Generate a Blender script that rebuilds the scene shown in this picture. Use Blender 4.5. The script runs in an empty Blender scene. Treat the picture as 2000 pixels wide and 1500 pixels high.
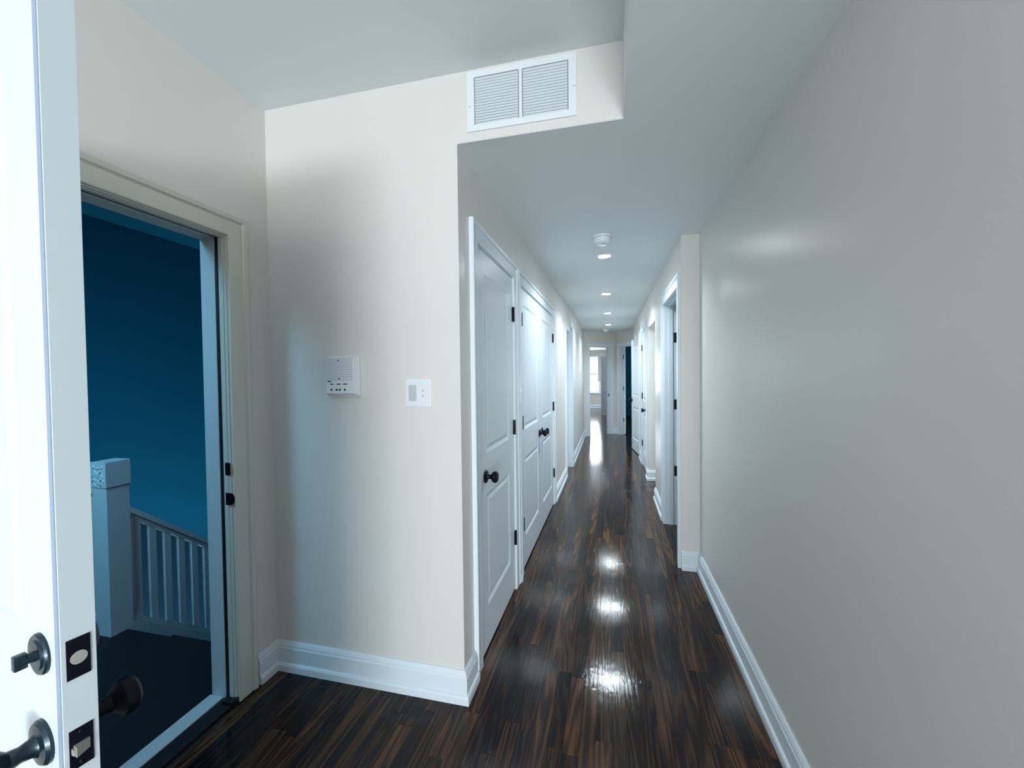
import bpy, bmesh, math, random
from mathutils import Vector, Matrix
R = random.Random(7)
C = bpy.context.scene.collection
PI = math.pi

# ------------------------------------------------------------------ camera, world, lights, exposure
F_PX = 792.55
YAW, PITCH, ROLL = 0.2358, 0.0218, 0.0114
CAM_H = 1.37
def make_camera():
    ca, sa = math.cos(YAW), math.sin(YAW); cp, sp = math.cos(PITCH), math.sin(PITCH); cr, sr = math.cos(ROLL), math.sin(ROLL)
    f0 = Vector((-sa, ca, 0)); r0 = Vector((ca, sa, 0)); u0 = Vector((0, 0, 1))
    f = f0*cp - u0*sp; u1 = u0*cp + f0*sp
    r = r0*cr - u1*sr; u = u1*cr + r0*sr
    cam = bpy.data.cameras.new('camera'); o = bpy.data.objects.new('camera', cam); C.objects.link(o)
    m = Matrix((r, u, -f)).transposed().to_4x4(); m.translation = Vector((0, 0, CAM_H))
    o.matrix_world = m
    cam.sensor_width = 36; cam.lens = 36*F_PX/2000; cam.clip_start = 0.02; cam.clip_end = 100
    bpy.context.scene.camera = o
make_camera()
sc = bpy.context.scene
vs = sc.view_settings
vs.view_transform = 'Standard'; vs.look = 'None'; vs.gamma = 1; vs.use_curve_mapping = False
vs.exposure = 0.32
w = bpy.data.worlds.new('world'); sc.world = w; w.use_nodes = True
bg = w.node_tree.nodes['Background']; bg.inputs[0].default_value = (0.80, 0.91, 1.0, 1); bg.inputs[1].default_value = 2.2

def area(name, loc, direction, sx, sy, power, col, shape='RECTANGLE', spread=None):
    l = bpy.data.lights.new(name, 'AREA'); l.shape = shape; l.size = sx
    if shape == 'RECTANGLE': l.size_y = sy
    l.energy = power; l.color = col
    if spread: l.spread = spread
    o = bpy.data.objects.new(name, l); C.objects.link(o); o.location = loc
    o.rotation_euler = Vector(direction).to_track_quat('-Z', 'Y').to_euler()
    return o
area('window_daylight_foyer', (0.60, -4.12, 1.20), (0, 1, 0.0), 2.5, 1.6, 80, (1.0, 0.98, 0.955))
area('low_upward_fill', (0.60, -4.10, 0.55), (0, 1, 0.45), 1.3, 0.6, 110, (0.86, 0.95, 1.0))  # added fill tilted upward, standing in for light bounced off the floor
area('window_daylight_far_room', (-0.95, 16.55, 1.35), (0, -1, -0.55), 1.1, 1.45, 62, (0.82, 0.92, 1.0))
area('skylight_stairwell', (-2.2, 0.1, 2.5), (-0.42, 1.0, -1.1), 0.6, 0.6, 15.0, (0.24, 0.66, 1.0), 'RECTANGLE', 1.85)
area('kitchen_fill', (2.3, 5.0, 1.5), (-1, 0, 0), 1.0, 1.0, 16, (0.85, 0.95, 1.0))  # added fill that brightens the plain opening; no window is modelled here
area('dark_room_fill', (1.6, 10.2, 1.9), (-0.4, 1, -0.2), 0.6, 0.6, 14, (0.4, 0.9, 1.0))  # added fill inside the unlit end room, not a real window

# ------------------------------------------------------------------ materials
def mat(name, col, rough=0.5, metal=0.0, spec=0.5, emit=None, es=0):
    m = bpy.data.materials.new(name); m.use_nodes = True
    b = m.node_tree.nodes['Principled BSDF']
    b.inputs['Base Color'].default_value = (*col, 1); b.inputs['Roughness'].default_value = rough
    b.inputs['Metallic'].default_value = metal; b.inputs['Specular IOR Level'].default_value = spec
    if emit: b.inputs['Emission Color'].default_value = (*emit, 1); b.inputs['Emission Strength'].default_value = es
    return m
def paint(name, col, rough, bump=0.02, scale=220, var=0.04, spec=0.5):
    m = mat(name, col, rough, spec=spec); nt = m.node_tree; N = nt.nodes; L = nt.links; b = N['Principled BSDF']
    g = N.new('ShaderNodeNewGeometry')
    n = N.new('ShaderNodeTexNoise'); n.inputs['Scale'].default_value = scale; n.inputs['Detail'].default_value = 2
    L.new(g.outputs['Position'], n.inputs['Vector'])
    bp = N.new('ShaderNodeBump'); bp.inputs['Strength'].default_value = bump; bp.inputs['Distance'].default_value = 0.004
    L.new(n.outputs['Fac'], bp.inputs['Height']); L.new(bp.outputs['Normal'], b.inputs['Normal'])
    n2 = N.new('ShaderNodeTexNoise'); n2.inputs['Scale'].default_value = 2.3; n2.inputs['Detail'].default_value = 3
    L.new(g.outputs['Position'], n2.inputs['Vector'])
    mx = N.new('ShaderNodeMix'); mx.data_type = 'RGBA'
    mx.inputs[6].default_value = (*[c*(1-var) for c in col], 1); mx.inputs[7].default_value = (*[min(1, c*(1+var)) for c in col], 1)
    L.new(n2.outputs['Fac'], mx.inputs[0]); L.new(mx.outputs[2], b.inputs['Base Color'])
    return m
M = {}
M['wall'] = paint('wall_paint_greige', (0.72, 0.712, 0.685), 0.31, 0.05, 160, 0.02, 0.4)
M['ceil'] = paint('ceiling_paint', (0.77, 0.83, 0.84), 0.5, 0.05, 160, 0.015, 0.3)
M['trim'] = paint('trim_enamel', (0.72, 0.80, 0.86), 0.34, 0.01, 60, 0.01, 0.35)
M['entry_leaf'] = paint('entry_door_enamel', (0.60, 0.68, 0.73), 0.4, 0.01, 60, 0.01, 0.25)
M['entry_trim'] = paint('entry_trim_aged_enamel', (0.62, 0.63, 0.57), 0.32, 0.02, 60, 0.05)
M['white'] = mat('white_plastic', (0.78, 0.82, 0.86), 0.3)
M['grey'] = mat('grey_plastic', (0.52, 0.56, 0.60), 0.35)
M['edge_grey'] = mat('blue_grey_strip', (0.26, 0.33, 0.45), 0.5)
M['slat'] = mat('grille_enamel', (0.66, 0.73, 0.78), 0.35)
M['black'] = mat('black_metal', (0.003, 0.004, 0.010), 0.38, 0.0, 0.18)
M['rubber'] = mat('black_rubber', (0.004, 0.004, 0.008), 0.6)
M['bronze'] = mat('dark_bronze_metal', (0.012, 0.03, 0.045), 0.25, 0.35)
M['nickel'] = mat('satin_nickel', (0.62, 0.63, 0.58), 0.35, 0.6)
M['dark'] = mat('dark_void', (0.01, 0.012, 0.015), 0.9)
M['teal'] = paint('teal_paint_and_dimness', (0.002, 0.135, 0.235), 0.6, 0.05, 160, 0.05, 0.2)  # the stairwell's own colour; also paints in the unlit end room's dimness
M['teal_shade'] = paint('stairwell_painted_shade', (0.001, 0.035, 0.065), 0.6, 0.05, 160, 0.05, 0.2)  # shade of the stairwell put into a darker teal
M['stair_white'] = paint('stair_enamel', (0.55, 0.62, 0.64), 0.4, 0.02, 60, 0.04)
M['grille_back'] = mat('grille_shadow_metal', (0.25, 0.28, 0.31), 0.6)
M['ink'] = mat('dark_ink', (0.02, 0.03, 0.05), 0.6)
M['lens'] = mat('lit_lens', (1, 1, 1), 0.4, emit=(0.93, 0.97, 1.0), es=80)
g = bpy.data.materials.new('window_glass'); g.use_nodes = True; M['glass'] = g
b = g.node_tree.nodes['Principled BSDF']; b.inputs['Base Color'].default_value = (1, 1, 1, 1)
b.inputs['Roughness'].default_value = 0.0; b.inputs['Transmission Weight'].default_value = 1.0; b.inputs['IOR'].default_value = 1.02

def wood():
    m = bpy.data.materials.new('dark_oak'); m.use_nodes = True; nt = m.node_tree; N = nt.nodes; L = nt.links; b = N['Principled BSDF']
    def node(t, **k):
        n = N.new(t)
        for a, v in k.items(): setattr(n, a, v)
        return n
    def math_(op, a, bb=None, c=None):
        n = node('ShaderNodeMath', operation=op)
        for i, x in enumerate((a, bb, c)):
            if x is None: continue
            if isinstance(x, (int, float)): n.inputs[i].default_value = x
            else: L.new(x, n.inputs[i])
        return n.outputs[0]
    geo = node('ShaderNodeNewGeometry'); at = node('ShaderNodeAttribute', attribute_name='tone')
    tone = at.outputs['Fac']
    sep = node('ShaderNodeSeparateXYZ'); L.new(geo.outputs['Position'], sep.inputs[0])
    def vec(sx, sy, k):
        c = node('ShaderNodeCombineXYZ')
        L.new(math_('MULTIPLY', sep.outputs[0], sx), c.inputs[0]); L.new(math_('MULTIPLY', sep.outputs[1], sy), c.inputs[1])
        L.new(math_('MULTIPLY', tone, k), c.inputs[2]); return c.outputs[0]
    n1 = node('ShaderNodeTexNoise'); n1.inputs['Scale'].default_value = 1; n1.inputs['Detail'].default_value = 1.5; n1.inputs['Roughness'].default_value = 0.4
    L.new(vec(13, 0.85, 37), n1.inputs['Vector'])
    ring = math_('SINE', math_('MULTIPLY', n1.outputs['Fac'], 62))
    ring = math_('MULTIPLY_ADD', ring, 0.5, 0.5)
    n2 = node('ShaderNodeTexNoise'); n2.inputs['Scale'].default_value = 1; n2.inputs['Detail'].default_value = 3; n2.inputs['Roughness'].default_value = 0.65
    L.new(vec(260, 7, 91), n2.inputs['Vector'])
    n3 = node('ShaderNodeTexNoise'); n3.inputs['Scale'].default_value = 1; n3.inputs['Detail'].default_value = 2
    L.new(vec(16, 1.1, 53), n3.inputs['Vector'])
    a = math_('MULTIPLY', ring, 0.40)
    a = math_('MULTIPLY_ADD', n2.outputs['Fac'], 0.95, a)
    a = math_('MULTIPLY_ADD', n3.outputs['Fac'], 0.7, a)
    a = math_('SUBTRACT', a, 0.62)
    a = math_('MULTIPLY_ADD', tone, 0.50, a)
    a = math_('SUBTRACT', a, 0.11)
    cr = node('ShaderNodeValToRGB'); L.new(a, cr.inputs[0])
    e = cr.color_ramp.elements
    e[0].position = 0.10; e[0].color = (0.0035, 0.003, 0.006, 1); e[1].position = 1.0; e[1].color = (0.115, 0.056, 0.026, 1)
    for p, c in ((0.35, (0.010, 0.0065, 0.008)), (0.6, (0.032, 0.016, 0.010)), (0.8, (0.064, 0.032, 0.017))):
        x = cr.color_ramp.elements.new(p); x.color = (*c, 1)
    L.new(cr.outputs[0], b.inputs['Base Color'])
    r = math_('MULTIPLY_ADD', n2.outputs['Fac'], 0.10, 0.05); L.new(r, b.inputs['Roughness'])
    wv = node('ShaderNodeTexNoise'); wv.inputs['Scale'].default_value = 1; wv.inputs['Detail'].default_value = 2; L.new(vec(22, 14, 11), wv.inputs['Vector'])
    h = math_('MULTIPLY_ADD', wv.outputs['Fac'], 2.2, n2.outputs['Fac'])
    h = math_('MULTIPLY_ADD', ring, 0.25, h)
    bp = node('ShaderNodeBump'); bp.inputs['Strength'].default_value = 0.18; bp.inputs['Distance'].default_value = 0.0012
    L.new(h, bp.inputs['Height']); L.new(bp.outputs['Normal'], b.inputs['Normal'])
    b.inputs['Specular IOR Level'].default_value = 0.27
    return m
M['wood'] = wood()

# ------------------------------------------------------------------ helpers
def bx(bm, x0, x1, y0, y1, z0, z1, bev=0):
    vs_ = [bm.verts.new(p) for p in ((x0,y0,z0),(x1,y0,z0),(x1,y1,z0),(x0,y1,z0),(x0,y0,z1),(x1,y0,z1),(x1,y1,z1),(x0,y1,z1))]
    fs = [bm.faces.new([vs_[i] for i in q]) for q in ((3,2,1,0),(4,5,6,7),(0,1,5,4),(1,2,6,5),(2,3,7,6),(3,0,4,7))]
    if bev:
        ed = list({e for f in fs for e in f.edges})
        bmesh.ops.bevel(bm, geom=ed, offset=bev, segments=2, affect='EDGES', profile=0.6)
def lathe(bm, prof, origin=(0,0,0), axis='z', seg=28, sgn=1):
    rings = []
    def tr(r, a, h):
        c, s = r*math.cos(a), r*math.sin(a)
        p = {'z': (c, s, h*sgn), 'y': (c, h*sgn, s), 'x': (h*sgn, c, s)}[axis]
        return Vector(p) + Vector(origin)
    for r, h in prof:
        if r < 1e-6: rings.append([bm.verts.new(tr(0, 0, h))])
        else: rings.append([bm.verts.new(tr(r, 2*PI*i/seg, h)) for i in range(seg)])
    for a, b_ in zip(rings, rings[1:]):
        for i in range(seg):
            j = (i+1) % seg
            if len(a) == 1 and len(b_) == 1: continue
            if len(a) == 1: bm.faces.new((a[0], b_[i], b_[j]))
            elif len(b_) == 1: bm.faces.new((a[i], a[j], b_[0]))
            else: bm.faces.new((a[i], a[j], b_[j], b_[i]))
    for rg in (rings[0], rings[-1]):
        if len(rg) > 1: bm.faces.new(rg)
def sweep(bm, path, prof, closed=False, place=None):
    """path: 2D points; prof: (offset to the left of travel, height) points, a closed outline; mitred corners"""
    n = len(path); P = [Vector(p) for p in path]; rings = []
    for i in range(n):
        dirs = []
        if i > 0 or closed: dirs.append((P[i]-P[i-1]).normalized())
        if i < n-1 or closed: dirs.append((P[(i+1) % n]-P[i]).normalized())
        nr = [Vector((-d.y, d.x)) for d in dirs]
        if len(nr) == 2:
            s = nr[0]+nr[1]; m = s/(1+nr[0].dot(nr[1]))
        else: m = nr[0]
        rings.append([bm.verts.new(place(P[i]+m*o, h)) for o, h in prof])
    k = len(prof)
    for i in range(n if closed else n-1):
        a, b_ = rings[i], rings[(i+1) % n]
        for j in range(k): bm.faces.new((a[j], a[(j+1) % k], b_[(j+1) % k], b_[j]))
    if not closed: bm.faces.new(rings[0]); bm.faces.new(rings[-1][::-1])
def obj(name, bm, m, parent=None, loc=(0,0,0), rz=0, smooth=False):
    bmesh.ops.recalc_face_normals(bm, faces=bm.faces[:])
    me = bpy.data.meshes.new(name); bm.to_mesh(me); bm.free()
    for x in (m if isinstance(m, (list, tuple)) else [m]): me.materials.append(x)
    if smooth:
        for p in me.polygons: p.use_smooth = True
        try: me.set_sharp_from_angle(angle=math.radians(35))
        except Exception: pass
    o = bpy.data.objects.new(name, me); C.objects.link(o); o.location = loc; o.rotation_euler = (0, 0, rz)
    if parent: o.parent = parent
    return o
def tag(o, label=None, cat=None, group=None, kind=None):
    if label: o['label'] = label
    if cat: o['category'] = cat
    if group: o['group'] = group
    if kind: o['kind'] = kind
    return o
def thing(name, label, cat, loc=(0,0,0), rz=0, group=None, kind=None):
    o = bpy.data.objects.new(name, None); C.objects.link(o); o.empty_display_size = 0.05
    o.location = loc; o.rotation_euler = (0, 0, rz)
    return tag(o, label, cat, group, kind)
def copy_tree(o, parent=None):
    c = o.copy(); C.objects.link(c); c.parent = parent
    for ch in list(o.children): copy_tree(ch, c)
    return c
def box(name, x0, x1, y0, y1, z0, z1, m, parent=None, bev=0, smooth=False):
    bm = bmesh.new(); bx(bm, x0, x1, y0, y1, z0, z1, bev); return obj(name, bm, m, parent)

# dimensions
H_LOW, H_HIGH = 2.318, 2.603
X_R, X_RI, X_LW, X_L = 0.602, 0.482, -1.54, -0.600
Y_FRONT, Y_REND = 1.584, 3.008
K = 0.0074                                            # the hall's left wall runs very slightly inwards
BH = 0.133
DOOR_H = 1.978

def wall(name, A, B, thick, z0, z1, openings, label, m='wall', start_ext=0, end_ext=0):
    """plain wall seen from its right side when going from A to B; openings (s0, s1, zlo, zhi)"""
    A = Vector(A); B = Vector(B); Ln = (B-A).length; ang = math.atan2(B.y-A.y, B.x-A.x)
    bm = bmesh.new(); s = -start_ext
    for s0, s1, a, b_ in sorted(openings):
        if s0 > s: bx(bm, s, s0, 0, thick, z0, z1)
        if b_ < z1: bx(bm, s0, s1, 0, thick, b_, z1)
        if a > z0: bx(bm, s0, s1, 0, thick, z0, a)
        s = s1
    if s < Ln+end_ext: bx(bm, s, Ln+end_ext, 0, thick, z0, z1)
    o = obj(name, bm, M[m], loc=(A.x, A.y, 0), rz=ang)
    return tag(o, label, 'wall', kind='structure')

# ------------------------------------------------------------------ ceiling
T = 0.018
bm = bmesh.new()
bx(bm, -1.9, 2.7, Y_FRONT+0.002, 16.8, H_LOW, H_LOW+0.12)
bx(bm, 0.0564, 2.7, -4.25, Y_FRONT+0.002, H_LOW, H_HIGH+0.05)
tag(obj('ceiling', bm, M['ceil']), 'pale blue-grey low hallway ceiling dropping below the foyer ceiling', 'ceiling', kind='structure')
tag(box('ceiling', X_LW-0.13, 0.0564, -4.25, Y_FRONT, H_HIGH, H_HIGH+0.05, M['ceil']), 'higher pale ceiling above the entry door and vent grille', 'ceiling', kind='structure')
tag(box('roof_slab', -4.6, 2.8, -4.4, 17.0, 2.80, 2.9, M['teal']), 'dark ceiling of the stairwell outside the entry door', 'ceiling', kind='structure')

# ------------------------------------------------------------------ walls
HO = DOOR_H + T
E0, E1, EH = 0.53, 1.365, 1.957                       # entry opening along the left foyer wall (world y)
wall('wall_left', (X_LW, -4.2), (X_LW, Y_FRONT+0.12), 0.12, 0, H_HIGH, [(E0+4.2-T, E1+4.2+T, 0, EH+T)], 'greige wall around the open entry door')
bm = bmesh.new()
bx(bm, X_LW, X_L, Y_FRONT, Y_FRONT+0.12, 0, H_HIGH)
bx(bm, X_L, 0.0562, Y_FRONT, Y_FRONT+0.10, H_LOW+0.0015, H_HIGH)
bx(bm, X_LW, X_L-0.12, Y_FRONT+0.12, Y_FRONT+0.13, 0, H_HIGH)
tag(obj('wall_front', bm, M['wall']), 'bright cream wall carrying the intercom, light switch and vent grille', 'wall', kind='structure')
LANG = math.atan2(1, K)
def onleft(s): return (X_L + K*s, Y_FRONT + s)
D1 = (0.222, 0.915); D2 = (1.135, 2.665)
L3a, L3b = 5.50-Y_FRONT, 6.035-Y_FRONT
wall('wall_left_hall', onleft(0), onleft(L3b+T), 0.12, 0, H_LOW,
     [(D1[0]-T, D1[1]+T, 0, HO), (D2[0]-T, D2[1]+T, 0, HO), (L3a-T, L3b+T+0.01, 0, HO)], 'greige hallway wall with the two white closet doorways')
wall('wall_left_far', (-0.545, 6.04+T), (-0.545, 9.10), 0.14, 0, H_LOW, [], 'far stretch of greige hallway wall before the end doorway')
wall('wall_right', (X_R, Y_REND+0.01), (X_R, -1.0), 0.12, 0, H_HIGH, [], 'large blank grey-green wall beside the camera')
tag(box('wall_return', X_RI, X_R+0.12, Y_REND, Y_REND+0.022, 0, H_LOW, M['wall']), 'narrow cream wall end facing the foyer', 'wall', kind='structure')
YF = 8.99
def sr(y): return YF - y
R1 = (3.115, 3.885); R2 = (4.63, 5.45); R3 = (5.70, 6.36); R4 = (6.97, 7.72)
wall('wall_right_hall', (X_RI, YF), (X_RI, Y_REND+0.02), 0.12, 0, H_LOW,
     [(sr(R1[1])-T, sr(R1[0])+T, 0, HO), (sr(R2[1]), sr(R2[0]), 0, 1.945), (sr(R3[1])-T, sr(R3[0])+T, 0, HO), (sr(R4[1])-T, sr(R4[0])+T, 0, HO)],
     'right side hallway wall pierced by a plain opening')
AP = (0.135, 9.62); W1A = (-0.545, 9.05); W2B = (X_RI+0.02, 8.97)
w1 = math.hypot(AP[0]-W1A[0], AP[1]-W1A[1]); w2 = math.hypot(W2B[0]-AP[0], W2B[1]-AP[1])
O1 = (0.165, 0.715); O2 = (0.20, 0.95)
wall('wall_end', W1A, AP, 0.11, 0, H_LOW, [(O1[0]-T, O1[1]+T, 0, HO)], 'angled hall end wall around the bright doorway', end_ext=0.03)
wall('wall_end', AP, (AP[0]+(W2B[0]-AP[0])*1.9, AP[1]+(W2B[1]-AP[1])*1.9), 0.11, 0, H_LOW, [(O2[0]-T, O2[1]+T, 0, HO)], 'angled hall end wall around the dark doorway', start_ext=0.0)

# shell around the rooms one cannot fully see
def plainwall(name, x0, x1, y0, y1, label, m='wall', z1=2.8, z0=0):
    return tag(box(name, x0, x1, y0, y1, z0, z1, M[m]), label, 'wall', kind='structure')
plainwall('wall_stairwell', -4.5, -4.4, -3.3, 6.2, 'dark teal stairwell wall seen through the entry door', 'teal', z0=-2.5)
bm = bmesh.new()  # added band: painted shade that darkens the gaps between the balusters
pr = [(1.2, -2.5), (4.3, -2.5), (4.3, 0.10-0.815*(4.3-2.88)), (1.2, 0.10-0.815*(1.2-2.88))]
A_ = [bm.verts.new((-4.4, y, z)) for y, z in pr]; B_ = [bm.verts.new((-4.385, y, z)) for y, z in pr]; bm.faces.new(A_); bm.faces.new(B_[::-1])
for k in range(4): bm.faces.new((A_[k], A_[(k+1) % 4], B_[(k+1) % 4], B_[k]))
tag(obj('wall_shade_band', bm, M['teal_shade']), 'added sloping band of painted shade on the stairwell wall behind the balusters', 'wall', kind='structure')
plainwall('wall_stairwell', -4.4, -1.665, 4.3, 4.4, 'dark teal wall at the bottom of the stairs', 'teal', z0=-2.5)
plainwall('wall_stairwell', -4.4, -1.665, -3.3, -3.2, 'dark teal stairwell wall behind the landing', 'teal')
plainwall('wall_stairwell', -1.69, -1.662, E1+0.12, 4.3, 'dark teal wall alongside the stair flight', 'teal', z0=-2.5)
# back wall with a big window (behind the camera) 
bm = bmesh.new()
bx(bm, X_LW-0.12, -0.7, -4.3, -4.2, 0, 2.8); bx(bm, 2.3, 2.7, -4.3, -4.2, 0, 2.8); bx(bm, -0.7, 2.3, -4.3, -4.2, 0, 0.2); bx(bm, -0.7, 2.3, -4.3, -4.2, 2.1, 2.8)
tag(obj('wall_back', bm, M['wall']), 'greige wall with a wide window behind the camera', 'wall', kind='structure')
plainwall('wall_side', 2.6, 2.7, -4.2, 16.8, 'outer greige wall of the side rooms')
plainwall('wall_side', X_R+0.12, 2.6, -1.1, -1.0, 'greige partition beyond the foyer side wall')
plainwall('wall_side', X_R+0.12, 2.6, 2.95, 3.0, 'near greige wall of the first side room')
plainwall('wall_side', X_RI+0.12, 2.6, 4.15, 4.25, 'greige partition between the side room and kitchen')
plainwall('wall_side', X_RI+0.12, 2.6, R2[1], R2[1]+0.10, 'pale kitchen wall seen through the plain opening', z1=H_LOW)
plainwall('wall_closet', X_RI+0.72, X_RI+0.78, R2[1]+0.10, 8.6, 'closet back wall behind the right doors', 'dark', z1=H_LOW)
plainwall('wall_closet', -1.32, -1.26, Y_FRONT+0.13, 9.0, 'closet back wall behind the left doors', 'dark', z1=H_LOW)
# far bright room
bm = bmesh.new()
WX0, WX1, WZ0, WZ1 = -1.50, -0.40, 0.62, 2.12
bx(bm, -2.4, WX0, 16.7, 16.8, 0, H_LOW); bx(bm, WX1, 0.2, 16.7, 16.8, 0, H_LOW); bx(bm, WX0, WX1, 16.7, 16.8, 0, WZ0); bx(bm, WX0, WX1, 16.7, 16.8, WZ1, H_LOW)
tag(obj('wall_far_room', bm, M['wall']), 'end wall of the bright room, around its window', 'wall', kind='structure')
plainwall('wall_far_room', -2.4, -2.3, 9.2, 16.7, 'side wall of the bright end room', z1=H_LOW)
plainwall('wall_far_room', 0.14, 0.20, 9.70, 16.7, 'partition beside the far open door', z1=H_LOW)
plainwall('wall_far_room', -2.4, -0.69, 9.08, 9.18, 'near wall of the bright end room', z1=H_LOW)
plainwall('wall_dark_room', 0.21, 2.6, 13.9, 14.0, 'wall of the unlit end room, dimness painted in as teal', 'teal', z1=H_LOW)  # ordinary walls in a dim room; the dimness is put into the colour
tag(box('wall_dark_room', 1.9, 2.0, 8.7, 13.9, 0, H_LOW, M['teal']), 'side wall of the unlit end room, dimness painted in as teal', 'wall', kind='structure')
tag(box('wall_dark_room', 0.205, 0.215, 9.75, 13.9, 0, H_LOW, M['teal']), 'partition of the unlit end room, dimness painted in as teal', 'wall', kind='structure')
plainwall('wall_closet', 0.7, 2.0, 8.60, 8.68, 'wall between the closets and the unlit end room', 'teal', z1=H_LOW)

# ------------------------------------------------------------------ floor: oak strips, each its own object near the camera
bm = bmesh.new(); bx(bm, -1.60, 2.65, -4.25, 9.15, -0.10, -0.0085); bx(bm, -2.4, 2.65, 9.15, 16.75, -0.10, -0.0085); fl = obj('floor', bm, M['dark'])
tag(fl, 'glossy dark-stained oak strip floor running down the hallway', 'floor', kind='structure')
PW = 0.0583
def plank(bm, x0, x1, y0, y1, zt, layer, tone):
    c = 0.0004
    lo = [bm.verts.new(p) for p in ((x0,y0,-0.0085),(x1,y0,-0.0085),(x1,y1,-0.0085),(x0,y1,-0.0085))]
    mi = [bm.verts.new((v.co.x, v.co.y, zt-c)) for v in lo]
    tp = [bm.verts.new(p) for p in ((x0+c,y0+c,zt),(x1-c,y0+c,zt),(x1-c,y1-c,zt),(x0+c,y1-c,zt))]
    fs = [bm.faces.new(tp)]
    for i in range(4):
        j = (i+1) % 4
        fs.append(bm.faces.new((lo[i], lo[j], mi[j], mi[i]))); fs.append(bm.faces.new((mi[i], mi[j], tp[j], tp[i])))
    for f in fs: f[layer] = tone
gap = 0.0002
far = bmesh.new(); lf = far.faces.layers.float.new('tone')
nk = 0; cand = []
i0 = int(math.floor((X_LW-0.0)/PW)); i1 = int(math.ceil(2.6/PW))
for i in range(i0, i1):
    x0, x1 = i*PW+gap, (i+1)*PW-gap; xc = (x0+x1)/2
    segs = []
    if X_LW < xc < -0.63: segs.append((-4.2, 1.60))
    elif -0.63 <= xc < 0.66: segs.append((-4.2, 9.9))
    elif xc >= 0.66: segs += [(-4.2, -1.0), (3.0, 5.6), (9.0, 13.9)]
    if -2.3 < xc < 0.14: segs.append((9.9, 16.7))
    for a, b_ in segs:
        y = a - R.random()*1.0
        while y < b_:
            ln = R.choice((0.35, 0.5, 0.65, 0.8, 1.0, 1.25)) * (0.85+0.3*R.random()); y2 = min(y+ln, b_)
            ya = max(y, a)
            if y2-ya > 0.03:
                tone = min(1, max(0, R.gauss(0.45, 0.27))); zt = -0.0005+R.random()*0.0005
                near = (y2 > 0.55 and ya < 4.7 and x0 > X_LW-0.03 and xc < 0.62 and y2 > 0.62-0.35*xc)
                (cand.append((x0, x1, ya+gap, y2-gap, zt, tone)) if near else plank(far, x0, x1, ya+gap, y2-gap, zt, lf, tone))
            y = y2
cand.sort(key=lambda p: p[2])
for k, (x0, x1, ya, yb, zt, tone) in enumerate(cand):
    if k >= 295: plank(far, x0, x1, ya, yb, zt, lf, tone); continue
    bm = bmesh.new(); ly = bm.faces.layers.float.new('tone'); cx, cy = (x0+x1)/2, (ya+yb)/2
    plank(bm, x0-cx, x1-cx, ya-cy, yb-cy, zt, ly, tone)
    obj('plank', bm, M['wood'], fl, loc=(cx, cy, 0))
tag(obj('far_planks', far, M['wood'], fl), kind='stuff')

# ------------------------------------------------------------------ baseboards
BPROF = [(0,0),(0.026,0),(0.026,0.028),(0.022,0.036),(0.0165,0.039),(0.0165,0.104),(0.013,0.110),(0.0125,0.117),(0.008,0.127),(0.004,BH),(0,BH)]
def baseboard(name, path, label, m='trim'):
    bm = bmesh.new(); sweep(bm, path, BPROF, place=lambda p, h: (p.x, p.y, h))
    return tag(obj(name, bm, M[m]), label, 'baseboard', kind='structure')
CW = 0.092
# travel so that the room lies to the left of the path
baseboard('baseboard_front', [onleft(D1[0]-CW-0.004), onleft(0.0), (X_LW, Y_FRONT), (X_LW, E1+0.102)], 'white stepped baseboard under the intercom, wrapping into the entry corner')
baseboard('baseboard_left', [onleft(L3a-CW-0.004), onleft(D2[1]+CW+0.004)], 'white baseboard past the closet double doors')
baseboard('baseboard_left', [onleft(D2[0]-CW-0.002), onleft(D1[1]+CW+0.001)], 'short white baseboard between the two closet doors')
baseboard('baseboard_left', [(-0.545+0.04, 9.05+0.0336), (-0.545, 9.05), (-0.545, 6.13)], 'white baseboard on the far hallway stretch')
baseboard('baseboard_right', [(X_R, -1.0), (X_R, Y_REND), (X_RI, Y_REND)], 'long white baseboard along the blank wall and its end')
baseboard('baseboard_right', [(X_RI, R1[1]+CW+0.004), (X_RI, R2[0])], 'short white baseboard between the doorway and plain opening')
baseboard('baseboard_right', [(X_RI+0.6, R2[1]), (X_RI, R2[1]), (X_RI, R3[0]-CW-0.004)][0:3], 'white baseboard turning into the plain opening')
baseboard('baseboard_right', [(X_RI, R3[1]+CW), (X_RI, R4[0]-CW)], 'white baseboard between the right hand closet doors')
baseboard('baseboard_far', [(0.14, 16.7), (-2.3, 16.7)], 'white baseboard under the bright window')
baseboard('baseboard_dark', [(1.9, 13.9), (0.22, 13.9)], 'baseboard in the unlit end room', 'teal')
baseboard('baseboard_left_foyer', [(X_LW, E0-0.12), (X_LW, -4.2)], 'white baseboard behind the open entry door')
# end walls
e1 = Vector((AP[0]-W1A[0], AP[1]-W1A[1])).normalized(); e2 = Vector((W2B[0]-AP[0], W2B[1]-AP[1])).normalized()
pA = Vector(W1A)
p2 = Vector(AP)+e2*(O2[0]-0.10); p3 = Vector(W1A)+e1*(O1[1]+CW)
baseboard('baseboard_end', [tuple(p2), AP, tuple(p3)], 'white baseboard in the corner between the two end doorways')

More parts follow.
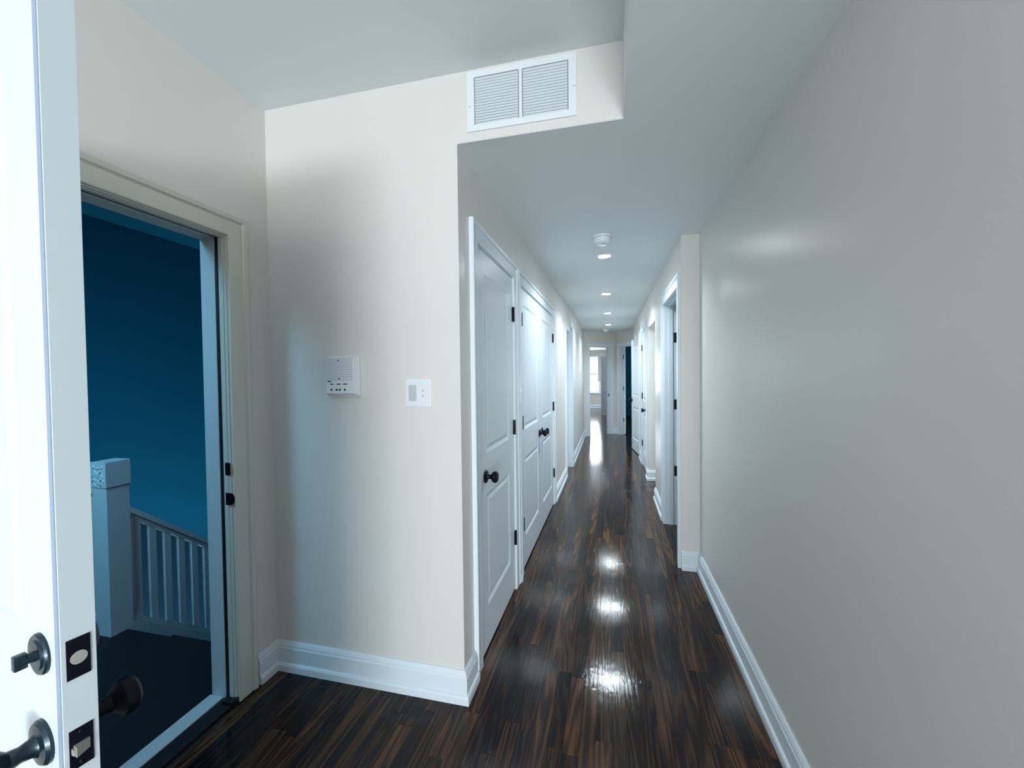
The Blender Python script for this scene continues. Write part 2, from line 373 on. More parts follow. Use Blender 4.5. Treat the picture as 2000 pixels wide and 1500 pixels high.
# ------------------------------------------------------------------ doors
CPROF = [(0,0),(0,0.011),(0.004,0.013),(0.058,0.013),(0.061,0.010),(0.064,0.0125),(0.068,0.019),(0.084,0.021),(CW-0.004,0.018),(CW-0.004,0)]
def casing(parent, x0, x1, h, m='trim', front=True, thick=0.12, prof=CPROF, w=None):
    bm = bmesh.new(); r = 0.005
    path = [(x0-r, 0), (x0-r, h+r), (x1+r, h+r), (x1+r, 0)]
    if front: sweep(bm, path, prof, place=lambda p, d: (p.x, -d, p.y))
    else: sweep(bm, path, prof, place=lambda p, d: (p.x, thick+d, p.y))
    return obj('casing', bm, M[m], parent)
def jamb(parent, x0, x1, h, thick=0.12, m='trim', stop=True):
    bm = bmesh.new()
    bx(bm, x0-T, x0, 0, thick, 0, h+T); bx(bm, x1, x1+T, 0, thick, 0, h+T); bx(bm, x0, x1, 0, thick, h, h+T)
    if stop:
        a, c = 0.040, 0.072
        bx(bm, x0, x0+0.009, a, c, 0, h); bx(bm, x1-0.009, x1, a, c, 0, h); bx(bm, x0+0.009, x1-0.009, a, c, h-0.009, h)
    return obj('jamb', bm, M[m], parent)
LT = 0.035
def leaf(parent, w, loc, ang, panels=True, knob=None, knob_back=None, m='trim', t=LT, h=DOOR_H-0.018, kz=0.872-0.014, hinges=None, sided=1):
    """door leaf; local x from the hinge edge or near edge, front face at y=0 looking to -y, bottom at z=0 (14 mm above the floor)"""
    bm = bmesh.new(); st = 0.115 if w > 0.5 else 0.10
    pans = [(st, w-st, 0.205, 0.765), (st, w-st, 0.968, h-0.105)]
    xs = [0, st, w-st, w]; zs = [0, pans[0][2], pans[0][3], pans[1][2], pans[1][3], h]
    for y, inn in ((0, 1), (t, -1)):
        d = 0.008*inn
        for i in range(3):
            for j in range(5):
                a, b_, c, d_ = xs[i], xs[i+1], zs[j], zs[j+1]
                if i == 1 and j in (1, 3):
                    o = [(a,y,c),(b_,y,c),(b_,y,d_),(a,y,d_)]; q = 0.016
                    n = [(a+q,y+d,c+q),(b_-q,y+d,c+q),(b_-q,y+d,d_-q),(a+q,y+d,d_-q)]
                    O = [bm.verts.new(p) for p in o]; Nn = [bm.verts.new(p) for p in n]
                    for k in range(4): bm.faces.new((O[k], O[(k+1) % 4], Nn[(k+1) % 4], Nn[k]))
                    bm.faces.new(Nn)
                else: bm.faces.new([bm.verts.new(p) for p in ((a,y,c),(b_,y,c),(b_,y,d_),(a,y,d_))])
    for a, b_ in (((0,0),(w,0)), ((w,0),(w,h)), ((w,h),(0,h)), ((0,h),(0,0))):
        bm.faces.new([bm.verts.new(p) for p in ((a[0],0,a[1]),(b_[0],0,b_[1]),(b_[0],t,b_[1]),(a[0],t,a[1]))])
    bmesh.ops.remove_doubles(bm, verts=bm.verts[:], dist=1e-5)
    lf_ = obj('leaf', bm, M[m], parent, loc=(loc[0], loc[1], 0.014), rz=ang)
    for a, b_, c, d_ in pans:
        bm = bmesh.new()
        for y, s_ in ((0.0085, -1), (t-0.0085, 1)):
            q = 0.022; q2 = 0.040
            O = [bm.verts.new(p) for p in ((a+q,y,c+q),(b_-q,y,c+q),(b_-q,y,d_-q),(a+q,y,d_-q))]
            Nn = [bm.verts.new(p) for p in ((a+q2,y+s_*0.0055,c+q2),(b_-q2,y+s_*0.0055,c+q2),(b_-q2,y+s_*0.0055,d_-q2),(a+q2,y+s_*0.0055,d_-q2))]
            for k in range(4): bm.faces.new((O[k], O[(k+1) % 4], Nn[(k+1) % 4], Nn[k]))
            bm.faces.new(Nn); bm.faces.new(O[::-1])
        obj('raised_panel', bm, M[m], lf_)
    for kx, sg in ((knob, -1), (knob_back, 1)):
        if kx is None: continue
        make_knob(lf_, kx, kz, sg, t)
    return lf_
KNOB = [(0,0),(0.031,0),(0.031,0.005),(0.028,0.009),(0.014,0.011),(0.0115,0.016),(0.011,0.027),(0.016,0.034),(0.0255,0.040),(0.0285,0.048),(0.0275,0.057),(0.021,0.063),(0,0.0645)]
def make_knob(p, x, z, sg, t=LT, m='black', prof=KNOB):
    bm = bmesh.new(); lathe(bm, prof, (x, 0 if sg < 0 else t, z), 'y', 28, sg)
    return obj('knob', bm, M[m], p, smooth=True)
def hinge(parent, x, z, w0=0.016, w1=0.012, h=0.088, y=-0.004, m='black', knuckle=True):
    """black butt hinge: barrel plus a sliver of both plates"""
    bm = bmesh.new()
    lathe(bm, [(0,-h/2-0.003),(0.004,-h/2-0.003),(0.0065,-h/2),(0.0065,h/2),(0.004,h/2+0.003),(0,h/2+0.003)], (x, y-0.004, z), 'z', 14)
    bx(bm, x-w0, x+w1, y, y+0.003, z-h/2, z+h/2, 0.0008)
    return obj('hinge', bm, M[m], parent, smooth=True)
HZ = (1.752, 1.040, 0.335)

# entry door -------------------------------------------------------
d = thing('door_1', 'near open white entry door with black knob and deadbolt, and its doorway', 'door', (X_LW, 0, 0), PI/2, kind='structure')
casing(d, E0, E1, EH, 'entry_trim')
bm = bmesh.new()                                       # inner jamb with two little steps
for a, b_, q in ((0.0, 0.012, 0.0), (0.012, 0.032, -0.004)):
    bx(bm, E0-T, E0-q, a, b_, 0, EH+T); bx(bm, E1+q, E1+T, a, b_, 0, EH+T); bx(bm, E0-q, E1+q, a, b_, EH+q, EH+T)
obj('jamb', bm, M['entry_trim'], d)
bm = bmesh.new()
bx(bm, E0-T, E0-0.001, 0.032, 0.055, 0, EH+T); bx(bm, E1+0.001, E1+T, 0.032, 0.055, 0, EH+T); bx(bm, E0-0.001, E1+0.001, 0.032, 0.055, EH+0.001, EH+T)
obj('weatherstrip', bm, M['rubber'], d)
bm = bmesh.new()
bx(bm, E0-T, E0+0.002, 0.055, 0.128, 0.0, EH+T, 0.001); bx(bm, E1-0.002, E1+T, 0.055, 0.128, 0.0, EH+T, 0.001); bx(bm, E0+0.002, E1-0.002, 0.055, 0.128, EH-0.004, EH+T, 0.001)
obj('outer_frame', bm, M['stair_white'], d)
box('sill', E0+0.002, E1-0.002, 0.070, 0.138, -0.02, 0.012, M['stair_white'], d, 0.002)
bm = bmesh.new(); bx(bm, E0, E1, 0.0, 0.069, -0.02, 0.008, 0.003); bx(bm, E1-0.030, E1+0.010, -0.006, 0.050, 0.0, 0.022, 0.006)
obj('threshold', bm, M['rubber'], d)
bm = bmesh.new(); bx(bm, E1-0.0065, E1-0.004, -0.002, 0.022, 0.966, 1.018, 0.0004); bx(bm, E1-0.008, E1-0.0065, 0.006, 0.016, 0.980, 1.004)
obj('strike_plate', bm, M['black'], d)
bm = bmesh.new(); o2 = [(0.022, 0.842)]+[(-0.002-0.020*math.cos(t*PI/10-PI/2), 0.867+0.025*math.sin(t*PI/10-PI/2)) for t in range(11)]+[(0.022, 0.892)]
A_ = [bm.verts.new((E1-0.0045, y, z)) for y, z in o2]; B_ = [bm.verts.new((E1-0.0075, y, z)) for y, z in o2]; bm.faces.new(A_); bm.faces.new(B_[::-1])
for i in range(len(o2)): bm.faces.new((A_[i], A_[(i+1) % len(o2)], B_[(i+1) % len(o2)], B_[i]))
obj('strike_plate', bm, M['black'], d)
ELW = 0.836; ET = 0.0352
lf_ = leaf(d, ELW, (0.527, 0.0), math.radians(-100.2), t=ET, h=EH-0.02, m='entry_leaf')
box('edge_strip', ELW-0.0135, ELW-0.0030, -0.0012, 0.0, 0.0, EH-0.02, M['edge_grey'], lf_, 0.0004)  # thin blue-grey strip on the face beside the free edge
Z1, Z2 = 0.989-0.014, 0.864-0.014
bm = bmesh.new(); bx(bm, ELW-0.0005, ELW+0.0012, 0.0046, 0.0288, Z1-0.0275, Z1+0.0275); obj('deadbolt_plate', bm, M['black'], lf_)
bm = bmesh.new(); lathe(bm, [(0,0),(0.0088,0),(0.0088,0.0012),(0,0.0016)], (ELW+0.0012, 0.0167, Z1), 'x', 24); obj('deadbolt_bolt', bm, M['nickel'], lf_, smooth=True)
bm = bmesh.new(); bx(bm, ELW-0.0005, ELW+0.0012, 0.0046, 0.0288, Z2-0.0275, Z2+0.0275)
for zz in (-0.021, 0.021): lathe(bm, [(0,0),(0.003,0),(0.002,0.0012),(0,0.0014)], (ELW+0.0012, 0.0167, Z2+zz), 'x', 12)
obj('latch_plate', bm, M['black'], lf_)
bm = bmesh.new()                                       # slanted spring latch
vs8 = [(0,0.0085,-0.007),(0,0.0248,-0.007),(0,0.0248,0.007),(0,0.0085,0.007),(0.0095,0.0085,-0.0065),(0.0015,0.0248,-0.007),(0.0015,0.0248,0.007),(0.0095,0.0085,0.0065)]
V = [bm.verts.new((ELW+0.0012+x, y, Z2+z)) for x, y, z in vs8]
for q in ((3,2,1,0),(4,5,6,7),(0,1,5,4),(1,2,6,5),(2,3,7,6),(3,0,4,7)): bm.faces.new([V[i] for i in q])
bx(bm, ELW+0.001, ELW+0.0075, 0.0062, 0.0080, Z2-0.004, Z2+0.004)
obj('latch_bolt', bm, M['nickel'], lf_)
BS = 0.058
EK = [(0,0),(0.0305,0),(0.0305,0.004),(0.027,0.008),(0.016,0.010),(0.0125,0.014),(0.0105,0.024),(0.0125,0.034),(0.020,0.041),(0.027,0.046),(0.029,0.054),(0.027,0.062),(0.019,0.068),(0,0.070)]
make_knob(lf_, ELW-BS, Z2, -1, ET, 'bronze', EK); k2 = make_knob(lf_, ELW-BS, Z2, 1, ET, 'black', EK)
bm = bmesh.new(); lathe(bm, [(0,0),(0.0285,0),(0.0285,0.003),(0.0265,0.0055),(0.021,0.0055),(0.020,0.0075),(0.0,0.0085)], (ELW-BS, 0, Z1), 'y', 32, -1)
rs = obj('deadbolt_rose', bm, M['bronze'], lf_, smooth=True)
bm = bmesh.new(); lathe(bm, [(0,0.008),(0.0075,0.008),(0.0062,0.016),(0.006,0.020),(0,0.020)], (ELW-BS, 0, Z1), 'y', 20, -1); bx(bm, ELW-BS-0.0055, ELW-BS+0.0055, -0.027, -0.014, Z1-0.0095, Z1+0.0105, 0.002)
obj('thumb_turn', bm, M['bronze'], lf_, smooth=True)
bm = bmesh.new(); lathe(bm, [(0,0),(0.029,0),(0.0275,0.012),(0.022,0.017),(0,0.018)], (ELW-BS, ET, Z1), 'y', 28, 1); obj('key_cylinder', bm, M['black'], lf_, smooth=True)
for z in (1.70, 1.0, 0.25): hinge(d, E0+0.0, z)

# closet door one --------------------------------------------------
def frame_at(name, label, cat, A, ang): return thing(name, label, cat, (A[0], A[1], 0), ang, kind='structure')
d = frame_at('door_2', 'closed white two-panel closet door nearest the foyer, one black knob', 'door', onleft(0), LANG)
casing(d, *D1, DOOR_H); jamb(d, *D1, DOOR_H)
leaf(d, D1[1]-D1[0]-0.006, (D1[0]+0.003, 0.0), 0, knob=0.094)
for z in HZ: hinge(d, D1[1]-0.001, z)
# closet double doors ----------------------------------------------
d = frame_at('door_3', 'white double closet doors with a pair of black knobs', 'door', onleft(0), LANG)
casing(d, *D2, DOOR_H); jamb(d, *D2, DOOR_H)
hw = (D2[1]-D2[0])/2-0.005
leaf(d, hw, (D2[0]+0.003, 0.0), 0, knob=hw-0.060); leaf(d, hw, (D2[1]-0.003-hw, 0.0), 0, knob=0.060)
for z in HZ: hinge(d, D2[0]+0.014, z, 0.010, 0.014); hinge(d, D2[1]-0.001, z)
bm = bmesh.new(); bx(bm, 1.85, 1.95, 0.004, 0.03, DOOR_H-0.008, DOOR_H); obj('ball_catch', bm, M['black'], d)
# left open doorway -------------------------------------------------
d = thing('door_4', 'white cased doorway further along the closet side, past the double doors', 'door', (*onleft(0), 0), LANG, kind='structure')
bm = bmesh.new(); r = 0.005
x0, x1 = L3a, L3b
sweep(bm, [(x0-r, 0), (x0-r, DOOR_H+r), (x1-0.001, DOOR_H+r)], CPROF, place=lambda p, dd: (p.x, -dd, p.y))
obj('casing', bm, M['trim'], d)
bm = bmesh.new(); bx(bm, x0-T, x0, 0, 0.12, 0, DOOR_H+T); bx(bm, x1, x1+T-0.001, -0.024, 0.12, 0, DOOR_H+T); bx(bm, x0, x1, 0, 0.12, DOOR_H, DOOR_H+T)
obj('jamb', bm, M['trim'], d)
bm = bmesh.new(); bx(bm, x1+0.004, x1+0.10, -0.044, -0.0245, 0, DOOR_H+0.09, 0.003); obj('side_casing', bm, M['trim'], d)
box('closed_leaf', x0+0.003, x1-0.003, 0.075, 0.11, 0.014, DOOR_H-0.004, M['trim'], d)
# right doorway ------------------------------------------------------
RANG = -PI/2
d = frame_at('door_5', 'white cased doorway beside the narrow wall end, door swung inside', 'door', (X_RI, YF), RANG)
a, b_ = sr(R1[1]), sr(R1[0])
casing(d, a, b_, DOOR_H); jamb(d, a, b_, DOOR_H)
leaf(d, b_-a-0.006, (a+0.006, 0.124), math.radians(86), knob=b_-a-0.07)
for z in (1.69, 1.09, 0.49):
    bm = bmesh.new(); bx(bm, a-0.001, a+0.002, 0.082, 0.118, z-0.045, z+0.045, 0.0005); lathe(bm, [(0,-0.045),(0.006,-0.045),(0.006,0.045),(0,0.045)], (a+0.004, 0.122, z), 'z', 12)
    obj('hinge', bm, M['black'], d, smooth=True)
# right closet doors
d = frame_at('door_6', 'closed white closet door just past the plain opening', 'door', (X_RI, YF), RANG)
a, b_ = sr(R3[1]), sr(R3[0])
casing(d, a, b_, DOOR_H); jamb(d, a, b_, DOOR_H)
leaf(d, b_-a-0.006, (a+0.003, 0.0), 0, knob=b_-a-0.07)
for z in HZ: hinge(d, a+0.001, z)
d = frame_at('door_7', 'white closet door standing ajar into the hallway, furthest on its side', 'door', (X_RI, YF), RANG)
a, b_ = sr(R4[1]), sr(R4[0])
casing(d, a, b_, DOOR_H); jamb(d, a, b_, DOOR_H)
wv = b_-a-0.006; th = math.radians(7.0)
leaf(d, wv, (b_-0.003-wv*math.cos(th), -wv*math.sin(th)), th, knob=0.06, kz=0.885)
for z in HZ: hinge(d, b_-0.001, z)
# end doorways
d = thing('door_8', 'white cased doorway opening onto the bright end room', 'door', (W1A[0], W1A[1], 0), math.atan2(e1.y, e1.x), kind='structure')
casing(d, *O1, DOOR_H, thick=0.11); jamb(d, *O1, DOOR_H, 0.11)
bm = bmesh.new(); bx(bm, O1[1]-0.002, O1[1]-0.0005, 0.012, 0.04, 0.86, 0.92); obj('strike_plate', bm, M['black'], d)
d = thing('door_9', 'white cased doorway into the unlit end room', 'door', (AP[0], AP[1], 0), math.atan2(e2.y, e2.x), kind='structure')
casing(d, *O2, DOOR_H, thick=0.11); jamb(d, *O2, DOOR_H, 0.11)
leaf(d, O2[1]-O2[0]-0.006, (O2[0]+0.045, 0.112), math.radians(151))
for z in HZ:
    bm = bmesh.new(); bx(bm, O2[0]-0.0005, O2[0]+0.003, 0.07, 0.108, z-0.045, z+0.045, 0.0005); obj('hinge', bm, M['black'], d)
d = thing('door_10', 'far white two-panel door standing open in the bright end room', 'door', (0.138, 13.62, 0), math.radians(123), kind='structure')
leaf(d, 0.72, (0.0, 0.0), 0)

# far window -------------------------------------------------------
wn = thing('window_1', 'bright white sash window at the far end of the hallway', 'window', (WX0, 16.70, WZ0), 0, kind='structure')
W_, H_ = WX1-WX0, WZ1-WZ0
bm = bmesh.new(); fr = 0.05
bx(bm, 0, W_, 0.02, 0.08, 0, fr); bx(bm, 0, W_, 0.02, 0.08, H_-fr, H_); bx(bm, 0, fr, 0.02, 0.08, fr, H_-fr); bx(bm, W_-fr, W_, 0.02, 0.08, fr, H_-fr)
bx(bm, fr, W_-fr, 0.03, 0.07, H_*0.5-0.02, H_*0.5+0.02)
obj('window_frame', bm, M['trim'], wn)
box('window_sill', -0.05, W_+0.05, -0.03, 0.02, -0.03, 0.0, M['trim'], wn)
for z0, z1 in ((fr, H_*0.5-0.02), (H_*0.5+0.02, H_-fr)): box('pane', fr, W_-fr, 0.048, 0.052, z0, z1, M['glass'], wn)
wb = thing('window_2', 'wide window behind the camera', 'window', (-0.7, -4.3, 0.2), 0, kind='structure')
bm = bmesh.new(); bx(bm, 0, 3.0, 0.02, 0.08, 0, .05); bx(bm, 0, 3.0, 0.02, 0.08, 1.85, 1.9); bx(bm, 0, .05, .02, .08, .05, 1.85); bx(bm, 2.95, 3.0, .02, .08, .05, 1.85); bx(bm, 1.475, 1.525, .02, .08, .05, 1.85)
obj('window_frame', bm, M['trim'], wb)
for x0, x1 in ((.05, 1.475), (1.525, 2.95)): box('pane', x0, x1, 0.048, 0.052, .05, 1.85, M['glass'], wb)

# ------------------------------------------------------------------ return air grille
VX0, VX1, VZ0, VZ1 = -0.5525, -0.115, 2.354, 2.590
v = thing('vent_grille', 'white louvred return air grille high on the wall above the hallway', 'vent', (VX0, Y_FRONT, VZ0))
VW, VH = VX1-VX0, VZ1-VZ0; fb = 0.030
bm = bmesh.new(); mid = VW*0.505
bx(bm, 0, VW, -0.007, 0.0, 0, fb*0.8); bx(bm, 0, VW, -0.007, 0, VH-fb*0.8, VH); bx(bm, 0, fb, -0.007, 0, fb*0.8, VH-fb*0.8); bx(bm, VW-fb, VW, -0.007, 0, fb*0.8, VH-fb*0.8)
bx(bm, mid-0.006, mid+0.006, -0.007, 0, fb*0.8, VH-fb*0.8)
obj('frame', bm, M['white'], v)
box('backing', fb, VW-fb, -0.0008, -0.0003, fb*0.8, VH-fb*0.8, M['grille_back'], v)
for a, b_ in ((fb, mid-0.006), (mid+0.006, VW-fb)):
    bm = bmesh.new(); n = 17; zz = fb*0.8; st = (VH-1.6*fb)/n
    for i in range(n):
        z = zz+i*st
        q = [(a+0.0035, -0.0020, z+0.0003), (b_-0.0035, -0.0020, z+0.0003), (b_-0.0035, -0.0064, z+st*0.56), (a+0.0035, -0.0064, z+st*0.56)]
        V1 = [bm.verts.new(p) for p in q]; V2 = [bm.verts.new((p[0], p[1]-0.0008, p[2]+0.0002)) for p in q]
        bm.faces.new(V1); bm.faces.new(V2[::-1])
        for k in range(4): bm.faces.new((V1[k], V1[(k+1) % 4], V2[(k+1) % 4], V2[k]))
    tag(obj('louvres', bm, M['slat'], v), kind='stuff')
for x in (fb*0.35, VW-fb*0.3):
    bm = bmesh.new(); lathe(bm, [(0,0),(0.0035,0),(0.003,0.0015),(0,0.002)], (x, -0.007, VH*0.42 if x < 0.1 else VH*0.47), 'y', 12, -1); obj('screw', bm, M['grey'], v)

# ------------------------------------------------------------------ intercom
ic = thing('intercom', 'white wall intercom with speaker slots and four small black buttons', 'intercom', (-1.226, Y_FRONT, 1.287))
IW, IH = 0.160, 0.176
bm = bmesh.new()                                       # back plate and a body that narrows towards the front
def frustum(bm, a, b_):
    A = [bm.verts.new(p) for p in a]; B = [bm.verts.new(p) for p in b_]
    bm.faces.new(A); bm.faces.new(B[::-1])
    for k in range(4): bm.faces.new((A[k], A[(k+1) % 4], B[(k+1) % 4], B[k]))
def rect(x0, x1, y, z0, z1): return [(x0,y,z0),(x1,y,z0),(x1,y,z1),(x0,y,z1)]
bx(bm, 0, IW, -0.012, 0, 0, IH, 0.002)
frustum(bm, rect(0.004, IW-0.004, -0.012, 0.004, IH-0.004), rect(0.011, IW-0.011, -0.034, 0.011, IH-0.010))
obj('body', bm, M['white'], ic)
fx0, fx1 = 0.014, IW-0.018
bm = bmesh.new(); bx(bm, fx0, fx1, -0.0352, -0.034, 0.014, 0.068); obj('button_panel', bm, M['white'], ic)
bm = bmesh.new(); bx(bm, fx0, fx1, -0.0345, -0.034, 0.070, IH-0.014)
obj('speaker_recess', bm, M['grey'], ic)
bm = bmesh.new()
for i in range(12):
    z = 0.072+i*0.0075; bx(bm, fx0, fx1, -0.0368, -0.0345, z, z+0.0052)
tag(obj('speaker_ribs', bm, M['white'], ic), kind='stuff')
for x, z in ((0.075, IH-0.020), (0.078, 0.076)):
    bm = bmesh.new(); lathe(bm, [(0,0),(0.0032,0),(0.0026,0.0015),(0,0.002)], (x, -0.0368, z), 'y', 12, -1); obj('screw', bm, M['black'], ic)
for x, wd, z in ((0.018, 0.020, 0.062), (0.030, 0.016, 0.050), (0.062, 0.022, 0.050), (0.096, 0.021, 0.050)):
    box('printed_word', x, x+wd, -0.0356, -0.0352, z, z+0.0045, M['ink'], ic)
for x in (0.038, 0.064, 0.080, 0.105):
    bm = bmesh.new(); lathe(bm, [(0,0),(0.0042,0),(0.0038,0.003),(0,0.0038)], (x, -0.0352, 0.028), 'y', 14, -1); obj('button', bm, M['black'], ic)

# ------------------------------------------------------------------ light switches
s = thing('light_switch', 'white square double switch plate on the wall near the hallway corner', 'switch', (-0.849, Y_FRONT, 1.241))
SW, SH = 0.118, 0.118
bm = bmesh.new(); bx(bm, 0, SW, -0.006, 0, 0, SH, 0.0025); obj('plate', bm, M['white'], s)
bm = bmesh.new(); frustum(bm, rect(0.017, 0.053, -0.006, 0.024, 0.092), rect(0.0195, 0.0505, -0.0075, 0.0265, 0.0895)); bx(bm, 0.021, 0.049, -0.0100, -0.0072, 0.059, 0.062); bx(bm, 0.021, 0.049, -0.0085, -0.0072, 0.028, 0.058)
obj('rocker', bm, M['grey'], s)
for z in (0.046, 0.068):
    bm = bmesh.new(); lathe(bm, [(0,0),(0.006,0),(0.005,0.002),(0,0.0025)], (0.082, -0.006, z), 'y', 16, -1); obj('push_button', bm, M['grey'], s)
bm = bmesh.new(); bx(bm, 0.070, 0.094, -0.0068, -0.006, 0.035, 0.080, 0.0004); obj('switch_surround', bm, M['white'], s)
s2 = thing('light_switch', 'slim white switch plate squeezed between the two closet door casings', 'switch', (*onleft(1.008), 1.19), LANG)
bm = bmesh.new(); bx(bm, 0, 0.032, -0.026, 0, 0, 0.16, 0.002); obj('plate', bm, M['white'], s2)
bm = bmesh.new(); bx(bm, 0.009, 0.023, -0.034, -0.026, 0.062, 0.098, 0.002); obj('toggle', bm, M['white'], s2)
s3 = thing('light_switch', 'small white switch plate on the hallway wall near the bright doorway', 'switch', (-0.545, 8.80, 1.22), PI/2)
bm = bmesh.new(); bx(bm, 0, 0.07, -0.006, 0, 0, 0.115, 0.002); obj('plate', bm, M['white'], s3)
bm = bmesh.new(); bx(bm, 0.028, 0.042, -0.016, -0.006, 0.045, 0.070, 0.002); obj('toggle', bm, M['white'], s3)

# ------------------------------------------------------------------ ceiling fittings
def detector(x, y, label):
    t = thing('smoke_detector', label, 'detector', (x, y, H_LOW))
    bm = bmesh.new(); lathe(bm, [(0,0),(0.064,0),(0.065,-0.006),(0.063,-0.013),(0.058,-0.014),(0,-0.014)], (0,0,0), 'z', 36); obj('base', bm, M['white'], t, smooth=True)
    bm = bmesh.new(); lathe(bm, [(0,-0.014),(0.052,-0.014),(0.052,-0.017),(0.059,-0.0175),(0.0585,-0.030),(0.055,-0.041),(0.048,-0.049),(0.038,-0.0545),(0,-0.057)], (0,0,0), 'z', 36); obj('cover', bm, M['white'], t, smooth=True)
    bm = bmesh.new(); lathe(bm, [(0,-0.057),(0.010,-0.057),(0.009,-0.0595),(0,-0.060)], (0.012,-0.01,0), 'z', 16); obj('test_button', bm, M['grey'], t)
    return t
detector(-0.043, 2.885, 'round white smoke detector on the ceiling before the first downlight')
detector(-0.070, 8.83, 'small distant smoke detector near the hall end')
LY = (3.36, 4.935, 6.50, 8.02)
LN = ('nearest', 'second', 'third', 'farthest')
def downlight(x, y, label):
    t = thing('recessed_light', label, 'downlight', (x, y, H_LOW), group='recessed downlights in a row down the hallway ceiling')
    bm = bmesh.new(); lathe(bm, [(0.046,-0.0005),(0.072,-0.0005),(0.072,-0.003),(0.066,-0.0055),(0.050,-0.006),(0.046,-0.003),(0.046,-0.0005)], (0,0,0), 'z', 40)
    bmesh.ops.remove_doubles(bm, verts=bm.verts[:], dist=1e-6); obj('trim_ring', bm, M['white'], t, smooth=True)
    bm = bmesh.new(); lathe(bm, [(0,-0.009),(0.030,-0.0085),(0.049,-0.004),(0.049,-0.001),(0,-0.001)], (0,0,0), 'z', 32); obj('lens', bm, M['lens'], t, smooth=True)
    l = area('recessed_light_glow', (0, 0, -0.0105), (0, 0, -1), 0.085, 0, 10.5, (0.80, 0.93, 1.0), 'DISK', 2.45); l.parent = t
    return t
for (x, y, n) in zip((-0.033, -0.031, -0.020, -0.016), LY, LN):
    downlight(x, y, n + ' lit recessed downlight in the hallway ceiling, counted from the camera')

# ------------------------------------------------------------------ stairwell outside the entry door
ld = thing('stair_landing', 'dark stair landing and flight going down outside the entry door', 'stairs', (0, 0, 0), kind='structure')
NX, NY = -2.595, 1.574
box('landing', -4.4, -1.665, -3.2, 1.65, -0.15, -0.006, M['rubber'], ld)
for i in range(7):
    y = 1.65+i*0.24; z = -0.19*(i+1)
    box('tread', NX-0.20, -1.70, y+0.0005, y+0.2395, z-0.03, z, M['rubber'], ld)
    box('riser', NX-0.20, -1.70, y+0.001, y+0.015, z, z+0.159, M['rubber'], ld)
rl = thing('stair_railing', 'white painted newel post and baluster railing going down the stairs', 'railing', (NX, NY, 0))
SWm = M['stair_white']
box('newel_post', -0.104, 0.0, 0.0, 0.108, -0.14, 0.80, SWm, rl, 0.002)
nb = box('newel_cap', -0.108, 0.004, -0.004, 0.114, 0.795, 0.931, SWm, rl, 0.002)
bm = bmesh.new()                                       # carved rosette and leaves on the face looking back
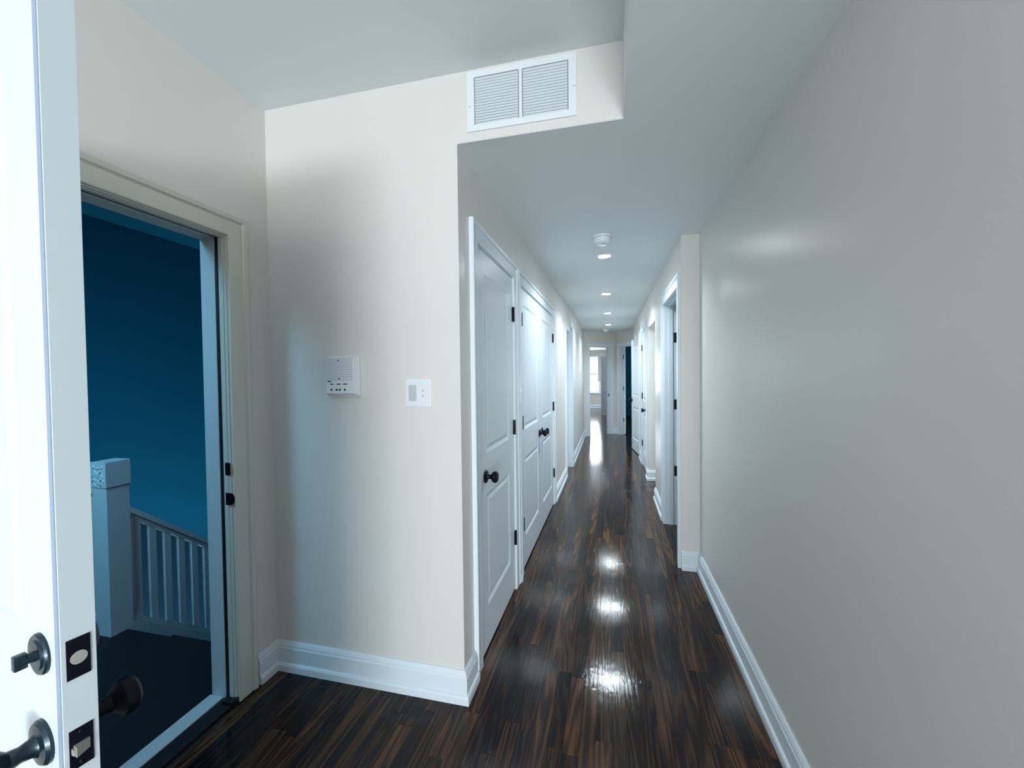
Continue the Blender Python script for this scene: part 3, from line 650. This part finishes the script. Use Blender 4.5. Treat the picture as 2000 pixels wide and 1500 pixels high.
for cx, cz, rx, rz_, tl in ((-0.025,0.905,0.010,0.010,0),(-0.080,0.905,0.010,0.010,0),(-0.052,0.900,0.016,0.006,0),(-0.035,0.878,0.016,0.006,0.8),(-0.069,0.878,0.016,0.006,-0.8),
                       (-0.052,0.862,0.008,0.018,0),(-0.085,0.858,0.014,0.006,1.0),(-0.019,0.858,0.014,0.006,-1.0),(-0.092,0.833,0.012,0.006,0.8),(-0.012,0.833,0.012,0.006,-0.8),
                       (-0.072,0.838,0.013,0.006,-0.6),(-0.032,0.838,0.013,0.006,0.6),(-0.052,0.822,0.007,0.014,0),(-0.030,0.812,0.011,0.005,1.1),(-0.074,0.812,0.011,0.005,-1.1)):
    n = 14; c, s_ = math.cos(tl), math.sin(tl)
    def P(r, a, dy):
        u, w_ = r*rx*math.cos(a), r*rz_*math.sin(a); return bm.verts.new((cx+u*c-w_*s_, -0.004-dy, cz+u*s_+w_*c))
    r0 = [P(1, 2*PI*i/n, -0.001) for i in range(n)]; r1_ = [P(0.7, 2*PI*i/n, 0.004) for i in range(n)]; t_ = P(0, 0, 0.006)
    for i in range(n):
        j = (i+1) % n; bm.faces.new((r0[i], r0[j], r1_[j], r1_[i])); bm.faces.new((r1_[i], r1_[j], t_))
    bm.faces.new(r0[::-1])
obj('carving', bm, SWm, nb, smooth=True)
def slanted(name, x0, x1, y0, y1, zt0, zt1, th, m=SWm, p=rl):
    bm = bmesh.new()
    frustum(bm, [(x0,y0,zt0-th),(x1,y0,zt0-th),(x1,y0,zt0),(x0,y0,zt0)], [(x0,y1,zt1-th),(x1,y1,zt1-th),(x1,y1,zt1),(x0,y1,zt1)])
    return obj(name, bm, m, p)
ya, yb = 1.700-NY-0.018, 3.1-NY; sl = -0.811
def zt(y, z0): return z0+sl*(y-(1.70-NY))
slanted('handrail', -0.075, 0.0, ya, yb, zt(ya, 0.651), zt(yb, 0.651), 0.034)
slanted('handrail_fillet', -0.055, -0.012, ya, yb, zt(ya, 0.616), zt(yb, 0.616), 0.026)
slanted('bottom_rail', -0.060, -0.006, ya, yb, zt(ya, 0.047), zt(yb, 0.047), 0.034)
slanted('stringer', -0.045, 0.0, ya, yb, zt(ya, 0.010), zt(yb, 0.010), 0.062)
for i in range(15):
    yc = 1.722-NY+i*0.0805
    bm = bmesh.new(); y0, y1 = yc-0.0185, yc+0.0185
    frustum(bm, [(-0.036,y0,zt(y0,0.045)),(-0.016,y0,zt(y0,0.045)),(-0.016,y0,zt(y0,0.592)),(-0.036,y0,zt(y0,0.592))], [(-0.036,y1,zt(y1,0.045)),(-0.016,y1,zt(y1,0.045)),(-0.016,y1,zt(y1,0.592)),(-0.036,y1,zt(y1,0.592))])
    obj('baluster', bm, SWm, rl)
gr = thing('guard_railing', 'white horizontal guard rail joining the far side of the newel post', 'railing', (NX-0.108, NY+0.052, 0))
box('handrail', -1.55, 0, -0.03, 0.03, 0.752, 0.790, SWm, gr, 0.004)
box('rail_fillet', -1.55, 0, -0.02, 0.02, 0.712, 0.722, SWm, gr)
box('bottom_rail', -1.55, 0, -0.02, 0.02, 0.04, 0.075, SWm, gr)
for i in range(18):
    x = -0.05-i*0.084; box('baluster', x-0.02, x+0.0, -0.012, 0.012, 0.075, 0.712, SWm, gr)
